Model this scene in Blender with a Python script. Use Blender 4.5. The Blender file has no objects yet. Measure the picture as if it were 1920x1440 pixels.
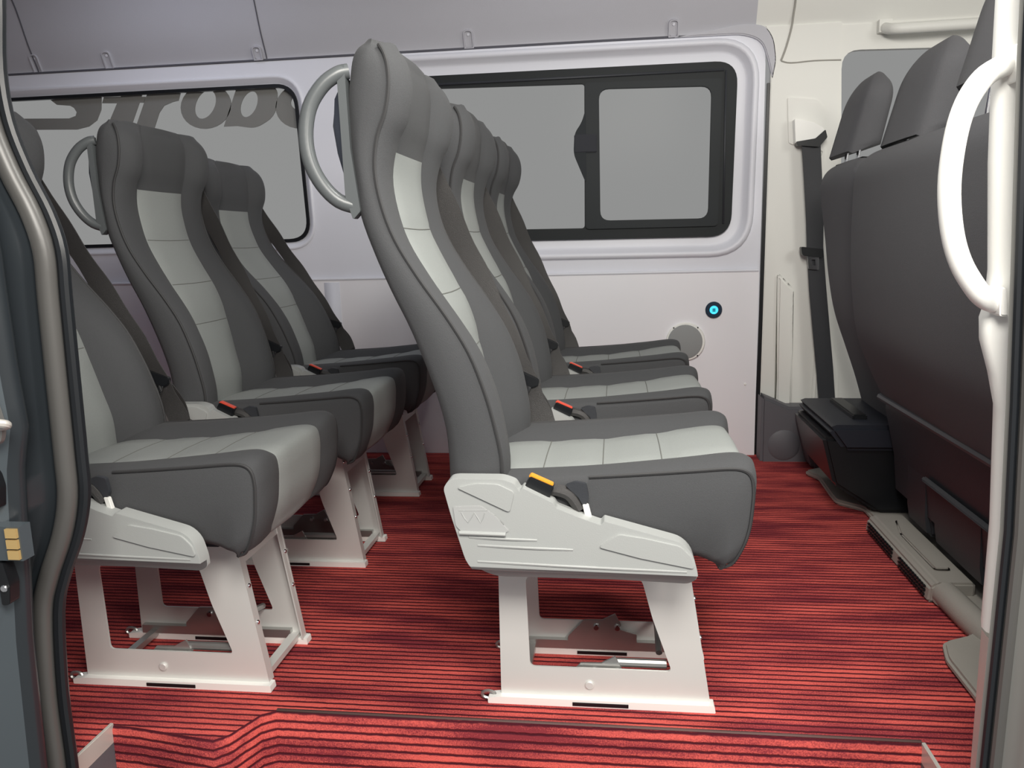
import bpy, bmesh, math, random
from mathutils import Vector, Matrix, Euler
random.seed(4)
C = bpy.context.scene.collection
sc = bpy.context.scene

# ------------------------------------------------------------------ camera
cam_d = bpy.data.cameras.new('camera'); cam = bpy.data.objects.new('camera', cam_d); C.objects.link(cam)
cam_d.sensor_width = 36; cam_d.sensor_fit = 'HORIZONTAL'; cam_d.lens = 1505.69*36/1920; cam_d.clip_start = .02
Rr = Vector((0.99182711, 0.12473314, -0.02684451)); Ru = Vector((0.0043124, 0.17750538, 0.98411038)); Rf = Vector((-0.12751623, 0.97618312, -0.17551675))
M = Matrix((Rr, Ru, -Rf)).transposed().to_4x4(); M.translation = Vector((0, 0, 0.79075)); cam.matrix_world = M
sc.camera = cam
# ------------------------------------------------------------------ world and light
w = bpy.data.worlds.new('world'); sc.world = w; w.use_nodes = True
bg = w.node_tree.nodes['Background']; bg.inputs[0].default_value = (.97, .97, .97, 1); bg.inputs[1].default_value = .305
def area(name, loc, tgt, size, power, col, sy=None):
    d = bpy.data.lights.new(name, 'AREA'); d.energy = power; d.color = col; d.size = size
    if sy: d.shape = 'RECTANGLE'; d.size_y = sy
    o = bpy.data.objects.new(name, d); C.objects.link(o); o.location = loc
    o.rotation_euler = (Vector(tgt)-Vector(loc)).to_track_quat('-Z', 'Y').to_euler(); return o
area('door_side_fill', (.12, -.15, 1.62), (.05, 1.4, .35), .7, 39, (1.0, .955, .88), .6)  # added fill just behind the camera, lights the interior through the open door
area('cabin_lamp_rear', (-1.5, 2.35, 1.82), (-1.5, 2.75, 0), .5, 2.4, (.80, .84, 1.0), .5)
area('cabin_lamp_front', (-.2, 2.35, 1.80), (-.2, 2.75, 0), .5, .6, (.90, .91, 1.0), .5)
area('overhead_door_fill', (.22, 1.16, 1.66), (.08, 1.35, 0), .3, 10, (1.0, .98, .91), .2)  # added fill above the doorway, brightens the nearest cushion, base and floor
area('right_side_fill', (.95, -.1, 1.35), (.0, 1.35, .4), .5, 17, (1.0, .955, .88), .5)  # added fill outside to the right, evens out light on the near seats
area('windscreen_daylight', (1.75, 1.25, 1.45), (0, 1.5, .75), .7, 9, (1.0, .98, .92), .5)
sc.view_settings.view_transform = 'Standard'; sc.view_settings.look = 'None'; sc.view_settings.gamma = 1; sc.view_settings.exposure = 0
sc.view_settings.use_curve_mapping = False

# ------------------------------------------------------------------ materials
def mat(name, col, rough=.6, metal=0, bump=0, bscale=300, var=0, spec=.5, sheen=0, emis=None, estr=0, vscale=6):
    m = bpy.data.materials.new(name); m.use_nodes = True; nt = m.node_tree; b = nt.nodes['Principled BSDF']
    b.inputs['Base Color'].default_value = (*col, 1); b.inputs['Roughness'].default_value = rough; b.inputs['Metallic'].default_value = metal
    b.inputs['Specular IOR Level'].default_value = spec
    if sheen: b.inputs['Sheen Weight'].default_value = sheen
    if emis: b.inputs['Emission Color'].default_value = (*emis, 1); b.inputs['Emission Strength'].default_value = estr
    tc = nt.nodes.new('ShaderNodeTexCoord')
    if bump:
        n = nt.nodes.new('ShaderNodeTexNoise'); n.inputs['Scale'].default_value = bscale; n.inputs['Detail'].default_value = 3
        nt.links.new(tc.outputs['Object'], n.inputs['Vector'])
        bp = nt.nodes.new('ShaderNodeBump'); bp.inputs['Strength'].default_value = bump; bp.inputs['Distance'].default_value = .001
        nt.links.new(n.outputs['Fac'], bp.inputs['Height']); nt.links.new(bp.outputs['Normal'], b.inputs['Normal'])
    if var:
        n2 = nt.nodes.new('ShaderNodeTexNoise'); n2.inputs['Scale'].default_value = vscale; n2.inputs['Detail'].default_value = 4
        nt.links.new(tc.outputs['Object'], n2.inputs['Vector'])
        mr = nt.nodes.new('ShaderNodeMapRange'); mr.inputs['To Min'].default_value = 1-var; mr.inputs['To Max'].default_value = 1+var
        nt.links.new(n2.outputs['Fac'], mr.inputs['Value'])
        mx = nt.nodes.new('ShaderNodeVectorMath'); mx.operation = 'SCALE'; mx.inputs[0].default_value = col
        nt.links.new(mr.outputs['Result'], mx.inputs['Scale']); nt.links.new(mx.outputs['Vector'], b.inputs['Base Color'])
    return m
def weave(name, col, var=.12, rough=.85):
    m = mat(name, col, rough, bump=.6, bscale=900, spec=.25, sheen=.05); nt = m.node_tree; b = nt.nodes['Principled BSDF']
    tc = [n for n in nt.nodes if n.type == 'TEX_COORD'][0]
    n = nt.nodes.new('ShaderNodeTexNoise'); n.inputs['Scale'].default_value = 700; n.inputs['Detail'].default_value = 2
    nt.links.new(tc.outputs['Object'], n.inputs['Vector'])
    mr = nt.nodes.new('ShaderNodeMapRange'); mr.inputs['To Min'].default_value = 1-var; mr.inputs['To Max'].default_value = 1+var
    nt.links.new(n.outputs['Fac'], mr.inputs['Value'])
    mx = nt.nodes.new('ShaderNodeVectorMath'); mx.operation = 'SCALE'; mx.inputs[0].default_value = col
    nt.links.new(mr.outputs['Result'], mx.inputs['Scale']); nt.links.new(mx.outputs['Vector'], b.inputs['Base Color'])
    return m
def carpet(name, axis):
    m = bpy.data.materials.new(name); m.use_nodes = True; nt = m.node_tree; b = nt.nodes['Principled BSDF']; N = nt.nodes.new; L = nt.links.new
    b.inputs['Roughness'].default_value = .95; b.inputs['Specular IOR Level'].default_value = .1
    tc = N('ShaderNodeTexCoord'); sx = N('ShaderNodeSeparateXYZ'); L(tc.outputs['Object'], sx.inputs[0])
    n0 = N('ShaderNodeTexNoise'); n0.inputs['Scale'].default_value = 60; n0.inputs['Detail'].default_value = 3; L(tc.outputs['Object'], n0.inputs['Vector'])
    wob = N('ShaderNodeMath'); wob.operation = 'MULTIPLY_ADD'; wob.inputs[1].default_value = .0035; L(n0.outputs['Fac'], wob.inputs[0]); L(sx.outputs[axis], wob.inputs[2])
    dv = N('ShaderNodeMath'); dv.operation = 'MULTIPLY'; dv.inputs[1].default_value = 1/.0155; L(wob.outputs[0], dv.inputs[0])
    fr = N('ShaderNodeMath'); fr.operation = 'PINGPONG'; fr.inputs[1].default_value = .5; L(dv.outputs[0], fr.inputs[0])   # 0 in the groove, .5 on the rib
    st = N('ShaderNodeMapRange'); st.inputs['From Min'].default_value = .07; st.inputs['From Max'].default_value = .22; L(fr.outputs[0], st.inputs['Value'])
    # mottled red pile, streaked along the ribs
    mp = N('ShaderNodeMapping'); mp.inputs['Scale'].default_value = (1, 5, 5); L(tc.outputs['Object'], mp.inputs['Vector'])
    n1 = N('ShaderNodeTexNoise'); n1.inputs['Scale'].default_value = 4; n1.inputs['Detail'].default_value = 6; L(mp.outputs[0], n1.inputs['Vector'])
    n2 = N('ShaderNodeTexNoise'); n2.inputs['Scale'].default_value = 420; n2.inputs['Detail'].default_value = 2; L(tc.outputs['Object'], n2.inputs['Vector'])
    ad = N('ShaderNodeMath'); ad.operation = 'MULTIPLY_ADD'; ad.inputs[1].default_value = .55; L(n2.outputs['Fac'], ad.inputs[0]); L(n1.outputs['Fac'], ad.inputs[2])
    rp = N('ShaderNodeValToRGB'); rp.color_ramp.elements[0].position = .63; rp.color_ramp.elements[0].color = (.24, .034, .044, 1)
    rp.color_ramp.elements[1].position = .92; rp.color_ramp.elements[1].color = (.74, .125, .105, 1); L(ad.outputs[0], rp.inputs[0])
    mx = N('ShaderNodeMix'); mx.data_type = 'RGBA'; L(st.outputs[0], mx.inputs['Factor']); mx.inputs['A'].default_value = (.075, .012, .020, 1); L(rp.outputs[0], mx.inputs['B'])
    L(mx.outputs['Result'], b.inputs['Base Color'])
    hs = N('ShaderNodeMath'); hs.operation = 'MULTIPLY_ADD'; hs.inputs[1].default_value = .5; L(n2.outputs['Fac'], hs.inputs[0]); L(st.outputs[0], hs.inputs[2])
    bp = N('ShaderNodeBump'); bp.inputs['Strength'].default_value = .7; bp.inputs['Distance'].default_value = .003; L(hs.outputs[0], bp.inputs['Height']); L(bp.outputs[0], b.inputs['Normal'])
    return m
def glass(name):
    m = bpy.data.materials.new(name); m.use_nodes = True; nt = m.node_tree; nt.nodes.clear(); N = nt.nodes.new; L = nt.links.new
    o = N('ShaderNodeOutputMaterial'); t = N('ShaderNodeBsdfTransparent'); t.inputs[0].default_value = (.97, .975, .97, 1)
    g = N('ShaderNodeBsdfGlossy'); g.inputs['Roughness'].default_value = .2; mx = N('ShaderNodeMixShader'); mx.inputs[0].default_value = .0008
    L(t.outputs[0], mx.inputs[1]); L(g.outputs[0], mx.inputs[2]); L(mx.outputs[0], o.inputs[0]); return m
F_DARK = weave('charcoal_fabric', (.068, .070, .0745)); F_LIGHT = weave('light_grey_fabric', (.285, .303, .297), .1)
F_SEAM = mat('seam_thread', (.16, .165, .155), .8); F_PIPE = mat('piping', (.035, .035, .037), .7); F_CAB = weave('cab_fabric', (.10, .10, .108)); F_CAB2 = weave('cab_fabric_side', (.04, .042, .047))
P_LIGHT = mat('light_grey_plastic', (.40, .415, .41), .42, bump=.15, bscale=500); P_DARK = mat('dark_plastic', (.035, .038, .045), .5, bump=.3, bscale=400)
P_SLATE = mat('slate_plastic', (.07, .08, .105), .35); P_HAND = mat('handle_plastic', (.105, .115, .12), .33)
P_BLACK = mat('black_plastic', (.008, .009, .011), .35); P_WHITE = mat('white_trim', (.92, .92, .89), .35)
METAL = mat('painted_steel', (.73, .73, .71), .42, metal=.25, var=.05); STEEL = mat('zinc_steel', (.45, .45, .44), .35, metal=.8, var=.15)
CHROME = mat('chrome', (.8, .8, .82), .15, metal=1); RED = mat('red_button', (.75, .09, .05), .35); ORANGE = mat('orange_button', (.9, .36, .03), .35)
WEB = mat('belt_webbing', (.042, .040, .040), .38, bump=.8, bscale=1200, spec=.6)
WALL = mat('wall_panel', (.74, .75, .82), .45, bump=.1, bscale=250, var=.02); HEAD = mat('headliner', (.50, .50, .545), .7, bump=.3, bscale=400, var=.03)
CREAM = mat('cream_trim', (.78, .78, .745), .5, bump=.1, bscale=300); RUB = mat('rubber', (.012, .014, .017), .35); LOWER = mat('lower_trim', (.115, .115, .13), .55, bump=.3, bscale=400)
BODY = mat('body_paint', (.022, .027, .032), .28, spec=.6); BODY2 = mat('body_paint_blue', (.065, .08, .092), .3, spec=.6); SEAL = mat('seal_rubber', (.085, .083, .08), .38, spec=.6)
SEAM2 = mat('seam_gap_cab', (.36, .35, .32), .8); SEAM = mat('seam_gap', (.10, .10, .12), .8); MAT_G = mat('grey_mat', (.34, .32, .29), .6, bump=.4, bscale=350, var=.06); STRIP = mat('metal_strip', (.62, .60, .56), .35, metal=.3)
CARF = carpet('red_ribbed_carpet', 'Y'); CARR = carpet('red_ribbed_carpet_riser', 'Z'); GLASS = glass('window_glass')
LETT = mat('grey_lettering', (.23, .225, .22), .7); MESHG = mat('speaker_mesh', (.33, .345, .35), .6, bump=1.0, bscale=1200); GOLD = mat('brass_contact', (.75, .52, .22), .3, metal=.5)
BLUE = mat('blue_light_ring', (.05, .5, .8), .4, emis=(.05, .62, .85), estr=1.0)

# ------------------------------------------------------------------ helpers
def smooth(bm, ang=35):
    for f in bm.faces: f.smooth = True
    for e in bm.edges:
        if len(e.link_faces) == 2: e.smooth = e.calc_face_angle(0) < math.radians(ang)
def obj(name, bm, m, parent=None, ang=35, off=None, bev=0, loc=None):
    if off: bmesh.ops.translate(bm, verts=bm.verts[:], vec=off)
    if bev:
        es = [e for e in bm.edges if len(e.link_faces) == 2 and e.calc_face_angle(0) > math.radians(25)]
        bmesh.ops.bevel(bm, geom=es, offset=bev, segments=2, affect='EDGES', clamp_overlap=True)
    smooth(bm, ang)
    me = bpy.data.meshes.new(name); bm.to_mesh(me); bm.free()
    for x in (m if isinstance(m, (list, tuple)) else [m]): me.materials.append(x)
    o = bpy.data.objects.new(name, me); C.objects.link(o)
    if parent: o.parent = parent
    if loc: o.location = loc
    return o
def tag(o, label, cat=None, group=None, kind=None):
    if label: o['label'] = label
    if cat: o['category'] = cat
    if group: o['group'] = group
    if kind: o['kind'] = kind
    return o
def struct(name, bm, m, label=None, **k):
    o = obj(name, bm, m, **k); o['kind'] = 'structure'
    if label: o['label'] = label
    return o
def thing(name, label, cat, loc=(0, 0, 0), group=None):
    o = bpy.data.objects.new(name, None); C.objects.link(o); o.location = loc; o.empty_display_size = .05; tag(o, label, cat, group); return o
NB = bmesh.new
def box(bm, x0, x1, y0, y1, z0, z1, mi=0):
    v = [bm.verts.new((x, y, z)) for x in (x0, x1) for y in (y0, y1) for z in (z0, z1)]
    for q in ((0, 1, 3, 2), (4, 6, 7, 5), (0, 4, 5, 1), (2, 3, 7, 6), (0, 2, 6, 4), (1, 5, 7, 3)):
        f = bm.faces.new([v[i] for i in q]); f.material_index = mi
    return bm
def prism(bm, pts, y0, y1, holes=(), axis='y', mi=0):
    """polygon (a,b) extruded along an axis; holes are further loops"""
    P = (lambda a, b, t: (a, t, b)) if axis == 'y' else ((lambda a, b, t: (t, a, b)) if axis == 'x' else (lambda a, b, t: (a, b, t)))
    tmp = NB(); loops = []
    for lp in [pts]+list(holes):
        vs = [tmp.verts.new((a, b, 0)) for a, b in lp]; loops.append(vs)
        for i in range(len(vs)): tmp.edges.new((vs[i], vs[(i+1) % len(vs)]))
    bmesh.ops.triangle_fill(tmp, edges=tmp.edges[:], use_beauty=True, use_dissolve=False)
    tmp.verts.index_update(); idx = {v: i for i, v in enumerate(tmp.verts)}
    A = [bm.verts.new(P(v.co.x, v.co.y, y0)) for v in tmp.verts]; B = [bm.verts.new(P(v.co.x, v.co.y, y1)) for v in tmp.verts]
    fs = []
    for f in tmp.faces:
        ii = [idx[v] for v in f.verts]; fs.append(bm.faces.new([A[i] for i in ii])); fs.append(bm.faces.new([B[i] for i in reversed(ii)]))
    for vs in loops:
        n = len(vs)
        for i in range(n):
            a, b = idx[vs[i]], idx[vs[(i+1) % n]]; fs.append(bm.faces.new([A[a], A[b], B[b], B[a]]))
    for f in fs: f.material_index = mi
    tmp.free(); bmesh.ops.recalc_face_normals(bm, faces=fs)
    # merge coplanar triangles so bevels stay clean
    bmesh.ops.dissolve_limit(bm, angle_limit=.01, verts=[v for v in A+B if v.is_valid], edges=[e for e in {e for f in fs if f.is_valid for e in f.edges}]) if not holes else None
    return bm
def cr(pts, n):
    """Catmull-Rom through tuples, n steps per span"""
    out = []; P = [Vector(p) for p in pts]; m = len(P)
    for i in range(m-1):
        a, b, c, d = P[max(i-1, 0)], P[i], P[i+1], P[min(i+2, m-1)]
        for k in range(n):
            t = k/n; out.append(.5*((2*b)+(c-a)*t+(2*a-5*b+4*c-d)*t*t+(3*b-a-3*c+d)*t**3))
    out.append(P[-1]); return out
def rpoly(pts, r, n=5):
    """round the corners of a polygon"""
    out = []; m = len(pts)
    for i in range(m):
        p = Vector(pts[i]); a = Vector(pts[i-1])-p; b = Vector(pts[(i+1) % m])-p; rr = r[i] if isinstance(r, (list, tuple)) else r
        rr = min(rr, a.length*.48, b.length*.48)
        if rr < 1e-5: out.append(tuple(p)); continue
        A = p+a.normalized()*rr; B = p+b.normalized()*rr
        for k in range(n+1):
            t = k/n; q = A*(1-t)**2+p*2*t*(1-t)+B*t*t; out.append((q.x, q.y))
    return out
def tube(bm, pts, r, seg=10, closed=False, ry=None, mi=0):
    P = [Vector(p) for p in pts]; n = len(P); rings = []; up = None
    for i in range(n):
        if closed: T = P[(i+1) % n]-P[i-1]
        else: T = P[min(i+1, n-1)]-P[max(i-1, 0)]
        T.normalize()
        if up is None: up = T.orthogonal().normalized()
        up = (up-T*up.dot(T)).normalized(); sd = T.cross(up)
        rr = r[i] if isinstance(r, (list, tuple)) else r
        rings.append([bm.verts.new(P[i]+up*math.cos(2*math.pi*k/seg)*rr+sd*math.sin(2*math.pi*k/seg)*rr) for k in range(seg)])
    for i in range(n if closed else n-1):
        A, B = rings[i], rings[(i+1) % n]
        for k in range(seg): bm.faces.new([A[k], A[(k+1) % seg], B[(k+1) % seg], B[k]]).material_index = mi
    if not closed:
        bm.faces.new(rings[0][::-1]).material_index = mi; bm.faces.new(rings[-1]).material_index = mi
    bmesh.ops.recalc_face_normals(bm, faces=bm.faces[:]); return bm
def disc(bm, c, r, h, axis='y', seg=20, r2=None):
    a = {'x': Vector((1, 0, 0)), 'y': Vector((0, 1, 0)), 'z': Vector((0, 0, 1))}[axis]; c = Vector(c)
    return tube(bm, [c, c+a*h*.7, c+a*h], [r, r, r2 if r2 else r*.8], seg)
def sheet(bm, rows, mi=0):
    V = [[bm.verts.new(p) for p in r] for r in rows]
    for i in range(len(V)-1):
        for j in range(len(V[0])-1): bm.faces.new([V[i][j], V[i][j+1], V[i+1][j+1], V[i+1][j]]).material_index = mi
    return V
def ribbon(bm, path, wdir, w, th):
    """flat webbing: path of points, width along wdir(i), thin along the third direction"""
    rows = []; P = [Vector(p) for p in path]; n = len(P)
    for i in range(n):
        T = (P[min(i+1, n-1)]-P[max(i-1, 0)]).normalized(); W = Vector(wdir[i] if isinstance(wdir, list) else wdir); W = (W-T*W.dot(T)).normalized(); Nn = T.cross(W)
        ww = w[i] if isinstance(w, list) else w
        rows.append([P[i]+W*ww/2-Nn*th/2, P[i]+W*ww/2+Nn*th/2, P[i]-W*ww/2+Nn*th/2, P[i]-W*ww/2-Nn*th/2])
    V = [[bm.verts.new(p) for p in r] for r in rows]
    for i in range(n-1):
        for j in range(4): bm.faces.new([V[i][j], V[i][(j+1) % 4], V[i+1][(j+1) % 4], V[i+1][j]])
    bm.faces.new(V[0]); bm.faces.new(V[-1]); bmesh.ops.recalc_face_normals(bm, faces=bm.faces[:]); return bm

# ------------------------------------------------------------------ the van shell
W = 2.928
YN = 1.06                                   # inner face of the near side wall
# --- floor with the step well cut into its near edge
edge = [(-3.2, 1.02), (-.85, 1.02), (-.85, 1.143), (-.80, 1.14), (-.70, 1.125), (-.655, 1.118), (-.635, 1.135), (-.607, 1.195), (-.585, 1.208), (.474, 1.205), (.474, 1.02), (2.4, 1.02)]
step = edge[2:10]
bm = NB(); prism(bm, edge+[(2.4, 2.95), (-3.2, 2.95)], -.008, 0, axis='z')
struct('floor', bm, CARF, 'red ribbed carpet floor of the van')
bm = NB()
sheet(bm, [[(x, y-.0, 0) for x, y in step], [(x, y-.004, -.006) for x, y in step], [(x, y-.006, -.25) for x, y in step]])
struct('trim_1', bm, CARR, 'red ribbed carpet on the riser of the step', ang=60)
bm = NB(); box(bm, -.85, .474, .95, 1.21, -.26, -.25); struct('trim_2', bm, CARF)
bm = NB(); box(bm, -.585, .474, 1.207, 1.2125, -.002, .0018); struct('trim_3', bm, mat('nosing', (.13, .075, .07), .8), 'dark strip along the step edge')
# metal strips at both ends of the step
bm = NB(); prism(bm, [(1.144, .004), (1.146, -.03), (1.03, -.03), (1.03, .006)], -.853, -.847, axis='x'); struct('trim_4', bm, STRIP, 'metal strip at the left end of the step', bev=.001)
bm = NB(); prism(bm, [(1.146, -.03), (1.03, -.03), (1.03, -.25), (1.146, -.25)], -.853, -.847, axis='x'); struct('trim_5', bm, LOWER)
bm = NB(); prism(bm, [(1.205, .003), (1.205, -.03), (1.03, -.03), (1.03, .006)], .472, .478, axis='x'); struct('trim_6', bm, STRIP, 'metal strip at the right end of the step', bev=.001)
bm = NB(); prism(bm, [(1.205, -.03), (1.03, -.03), (1.03, -.25), (1.205, -.25)], .472, .478, axis='x'); struct('trim_7', bm, LOWER)

# --- far wall with two windows and their pressed surrounds
w1 = [(-2.75, 1.375), (-1.150, 1.372), (-1.132, .812), (-2.75, .812)]
w2 = [(-.835, 1.372), (.415, 1.368), (.402, .788), (-.82, .795)]
def grow(q, d, rr):
    s = [(-1, 1), (1, 1), (1, -1), (-1, -1)]
    return rpoly([(p[0]+a*d, p[1]+b*d) for p, (a, b) in zip(q, s)], rr, 8)
def surround(bm, q, rings, r0):
    rows = []
    for d, y in rings:
        lp = grow(q, d, r0+d); rows.append([(x, y, z) for x, z in lp]+[(lp[0][0], y, lp[0][1])])
    sheet(bm, rows)
ringsA = [(.074, W), (.070, W-.013), (.058, W-.016), (.050, W-.010), (.040, W+.016), (.030, W+.020), (0, W+.022)]
ringsB = [(.034, W), (.030, W-.006), (.022, W-.002), (.010, W+.018), (0, W+.022)]
bm = NB()
outer = [(-3.2, -.03), (.505, -.03), (.505, 1.30), (.505, 1.35), (.500, 1.45), (-3.2, 1.47)]
h1 = grow(w1, .034, .08+.034); h2 = grow(w2, .074, .075+.074)
tmpv = NB(); prism(tmpv, outer, W, W+.001, holes=[h1, h2])
struct('wall_far', tmpv, WALL, 'pale grey side wall of the van with pressed window surrounds', ang=30)
bm = NB(); surround(bm, w1, ringsB, .08); struct('trim_8', bm, WALL, 'pressed surround of the left window', ang=50)
bm = NB(); surround(bm, w2, ringsA, .075); struct('trim_9', bm, WALL, 'pressed surround of the right window', ang=50)
# lower lining panel with its bead
bm = NB(); box(bm, -3.2, .500, W-.012, W-.001, -.01, .662); struct('trim_10', bm, mat('lower_panel', (.88, .875, .92), .45, bump=.08, bscale=250), 'smooth lower lining panel of the side wall', bev=.002)
bm = NB(); tube(bm, [(-3.2, W-.010, .668), (.498, W-.010, .666)], .006, 8); struct('trim_11', bm, WALL)
bm = NB(); box(bm, -1.08, -1.02, W-.0135, W-.011, .05, .655); struct('trim_12', bm, WALL)
# black gap at the end of the panel
bm = NB(); prism(bm, [(.500, -.02), (.514, -.02), (.522, .6), (.520, 1.29), (.512, 1.29), (.506, .6)], W-.006, W+.01); struct('trim_13', bm, P_BLACK, 'black seal strip at the end of the side wall')

# --- windows
def pane(name, q, y, parent, r=.05, ins=.0):
    bm = NB(); prism(bm, grow(q, -ins, r), y, y+.004); return obj(name, bm, GLASS, parent)
bm = NB(); prism(bm, grow(w1, .004, .082), W+.014, W+.030, holes=[grow(w1, -.008, .074)])
win1 = struct('window_1', bm, P_BLACK, 'left fixed side window with a thin black gasket'); pane('pane', w1, W+.024, win1, .08)
g1 = [(-.79, 1.335), (-.102, 1.322), (-.106, .828), (-.78, .835)]
s_out = [(-.100, 1.325), (.375, 1.318), (.368, .820), (-.104, .822)]
s_in = [(-.052, 1.300), (.330, 1.291), (.325, .850), (-.050, .853)]
bm = NB(); prism(bm, grow(w2, .002, .077), W+.008, W+.032, holes=[grow(g1, 0, .012), rpoly([(-.098, 1.318), (.362, 1.312), (.356, .825), (-.101, .826)], .02)])
win2 = struct('window_2', bm, mat('window_frame_black', (.012, .015, .017), .55, spec=.25), 'right side window with black frame and sliding pane'); pane('pane', g1, W+.026, win2, .012, -.003)
bm = NB(); prism(bm, rpoly([(-.100, 1.322), (.364, 1.314), (.358, .822), (-.103, .824)], .015), W+.0, W+.018, holes=[rpoly(s_in, .035)])
sl = obj('sliding_frame', bm, mat('sliding_frame_black', (.016, .02, .023), .55, spec=.25), win2, bev=.003); 
bm = NB(); prism(bm, rpoly(s_in, .035), W+.009, W+.013); obj('pane', bm, GLASS, sl)
bm = NB(); prism(bm, rpoly([(-.098, 1.235), (-.112, 1.19), (-.138, 1.155), (-.142, 1.085), (-.115, 1.02), (-.098, .98)], .02), W-.004, W+.02); obj('latch', bm, mat('latch_grey', (.02, .024, .028), .6, spec=.2), sl, bev=.003)
bm = NB(); prism(bm, [(-.139, 1.150), (-.139, 1.088), (-.060, 1.088), (-.060, 1.150)], W-.008, W+.012); obj('latch_button', bm, mat('latch_button_grey', (.028, .03, .038), .6, spec=.2), sl, bev=.003)
bm = NB(); box(bm, -.78, .37, W+.002, W+.010, 1.338, 1.346); box(bm, .374, .380, W+.002, W+.010, .83, 1.34); obj('runner', bm, P_DARK, win2)

# --- headliner: bellied profile from wall top over the roof, with panel seams and clip pockets
prof = [(W, 1.458), (W-.004, 1.475), (W-.04, 1.55), (W-.10, 1.70), (W-.2, 1.80), (W-.45, 1.86), (2.0, 1.88), (1.5, 1.87), (1.15, 1.80), (YN, 1.66)]
P = cr([(a, b, 0) for a, b in prof], 4)
bm = NB(); sheet(bm, [[(x, p.x, p.y) for p in P] for x in (-3.2, -2, -1, .0, .47)])
struct('ceiling', bm, HEAD, 'grey moulded headliner of the van')
bm = NB(); sheet(bm, [[(x, p.x+dx, p.y-.0) for p in P] for x, dx in ((.60, 0), (1.2, 0), (2.4, 0))]+[]); 
sheet(bm, [[(x, p.x, p.y) for p in P] for x in (.47, .60)])
struct('trim_14', bm, CREAM, 'cream headliner over the cab')
def seam(name, x, x2=None, n0=1.459):
    bm = NB(); pts = [(x, p.x-(.001 if n0 < 1.47 else .004), p.y-.002) for p in P if p.y > n0]; pts[0] = (x, W-.002, 1.458) if n0 < 1.47 else (x, W-.012, 1.50); tube(bm, pts, .0022, 6); struct(name, bm, SEAM)
seam('trim_15', -2.14); seam('trim_16', -1.242); bm = NB(); tube(bm, [(.588, p.x-.004, p.y-.002) for p in reversed([q for q in P if q.y > 1.52 and q.x > 2.2])]+cr([(.587, W-.020, 1.50), (.583, W-.014, 1.46), (.568, W-.013, 1.40), (.553, W-.012, 1.358)], 4), .0032, 6); struct('trim_17', bm, SEAM2)
bm = NB(); tube(bm, [(-3.2, W-.002, 1.459), (0, W-.002, 1.455), (.44, W-.002, 1.452)], .004, 6); struct('trim_18', bm, SEAM)
bm = NB(); tube(bm, cr([(.553, W-.012, 1.357), (.585, W-.012, 1.349), (.66, W-.012, 1.352), (.745, W-.012, 1.350)], 4), .0022, 6); struct('trim_19', bm, SEAM2)
# grey swelling over the front corner of the window surround
bm = NB(); prism(bm, rpoly([(.20, 1.450), (.34, 1.468), (.43, 1.482), (.50, 1.472), (.528, 1.43), (.538, 1.36), (.527, 1.30), (.512, 1.36), (.490, 1.425), (.43, 1.448)], [0, .1, .05, .05, .05, .02, 0, .05, .05, .05], 4), W-.014, W+.005); struct('trim_20', bm, HEAD, bev=.004, ang=70)
for i, (x, z0, z1) in enumerate([(-2.14, 1.462, 1.522), (-1.85, 1.462, 1.517), (-1.27, 1.462, 1.503), (-.50, 1.460, 1.514), (.20, 1.458, 1.507)]):
    yb = W-.024; c = thing('trim_clip', None, None, (x, yb, z1-.015)); c.rotation_euler.x = .42
    lab = ['small clip pocket in the headliner, nearest the left door pillar', 'small clip pocket in the headliner above the left end of the lettering', 'small clip pocket in the headliner beside the seam between the two windows', 'small clip pocket in the headliner above the tall grey seat', 'small clip pocket in the headliner above the sliding pane'][i]
    tag(c, lab, 'clip', 'clip pockets along the headliner edge')
    bm = NB(); prism(bm, rpoly([(-.017, z0-z1+.005), (.017, z0-z1+.005), (.017, .012), (-.017, .012)], [.002, .002, .015, .015]), -.001, .02, holes=[rpoly([(-.013, z0-z1+.009), (.013, z0-z1+.009), (.013, .008), (-.013, .008)], [.001, .001, .011, .011])]); obj('pocket_rim', bm, HEAD, c, bev=.001)
    bm = NB(); prism(bm, rpoly([(-.013, z0-z1+.009), (.013, z0-z1+.009), (.013, .008), (-.013, .008)], .008), .006, .02); obj('recess', bm, HEAD, c)
    bm = NB(); disc(bm, (0, .006, -.004), .005, -.003, seg=12); obj('screw', bm, WALL, c)

# --- pillar trim and cab door at the front
bm = NB(); prism(bm, [(.516, .15), (.516, .60), (.522, 1.34), (.50, 1.47), (.745, 1.47), (.742, .15)], W-.010, W+.02); struct('trim_21', bm, CREAM, 'cream pillar trim behind the cab door', bev=.003)
bm = NB(); prism(bm, [(.565, .15), (.625, .15), (.618, .60), (.56, .66)], W-.028, W-.008); struct('trim_22', bm, CREAM, bev=.012)
bm = NB(); prism(bm, [(.69, .15), (.78, .15), (.78, .30), (.72, .60), (.70, .64)], W-.03, W-.008); struct('trim_23', bm, CREAM, bev=.01)
cw = [(.747, 1.382), (1.55, 1.36), (1.55, .93), (.765, .93)]
bm = NB(); prism(bm, [(.742, 1.46), (2.4, 1.46), (2.4, -.03), (.742, -.03)], W-.004, W+.02, holes=[rpoly(cw, [.06, .03, .03, .03])]); struct('wall_cab', bm, CREAM, 'cream trim around the cab door window', bev=0)
bm = NB(); prism(bm, rpoly(cw, [.06, .03, .03, .03]), W+.006, W+.010); o = struct('window_3', bm, GLASS, 'cab door window beyond the front headrests')
bm = NB(); box(bm, 2.38, 2.4, YN, W, -.03, .95); struct('wall_front', bm, P_DARK)
bm = NB(); box(bm, 1.9, 2.38, YN+.02, W-.02, .05, .86); struct('trim_24', bm, P_DARK, bev=.05)
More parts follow.
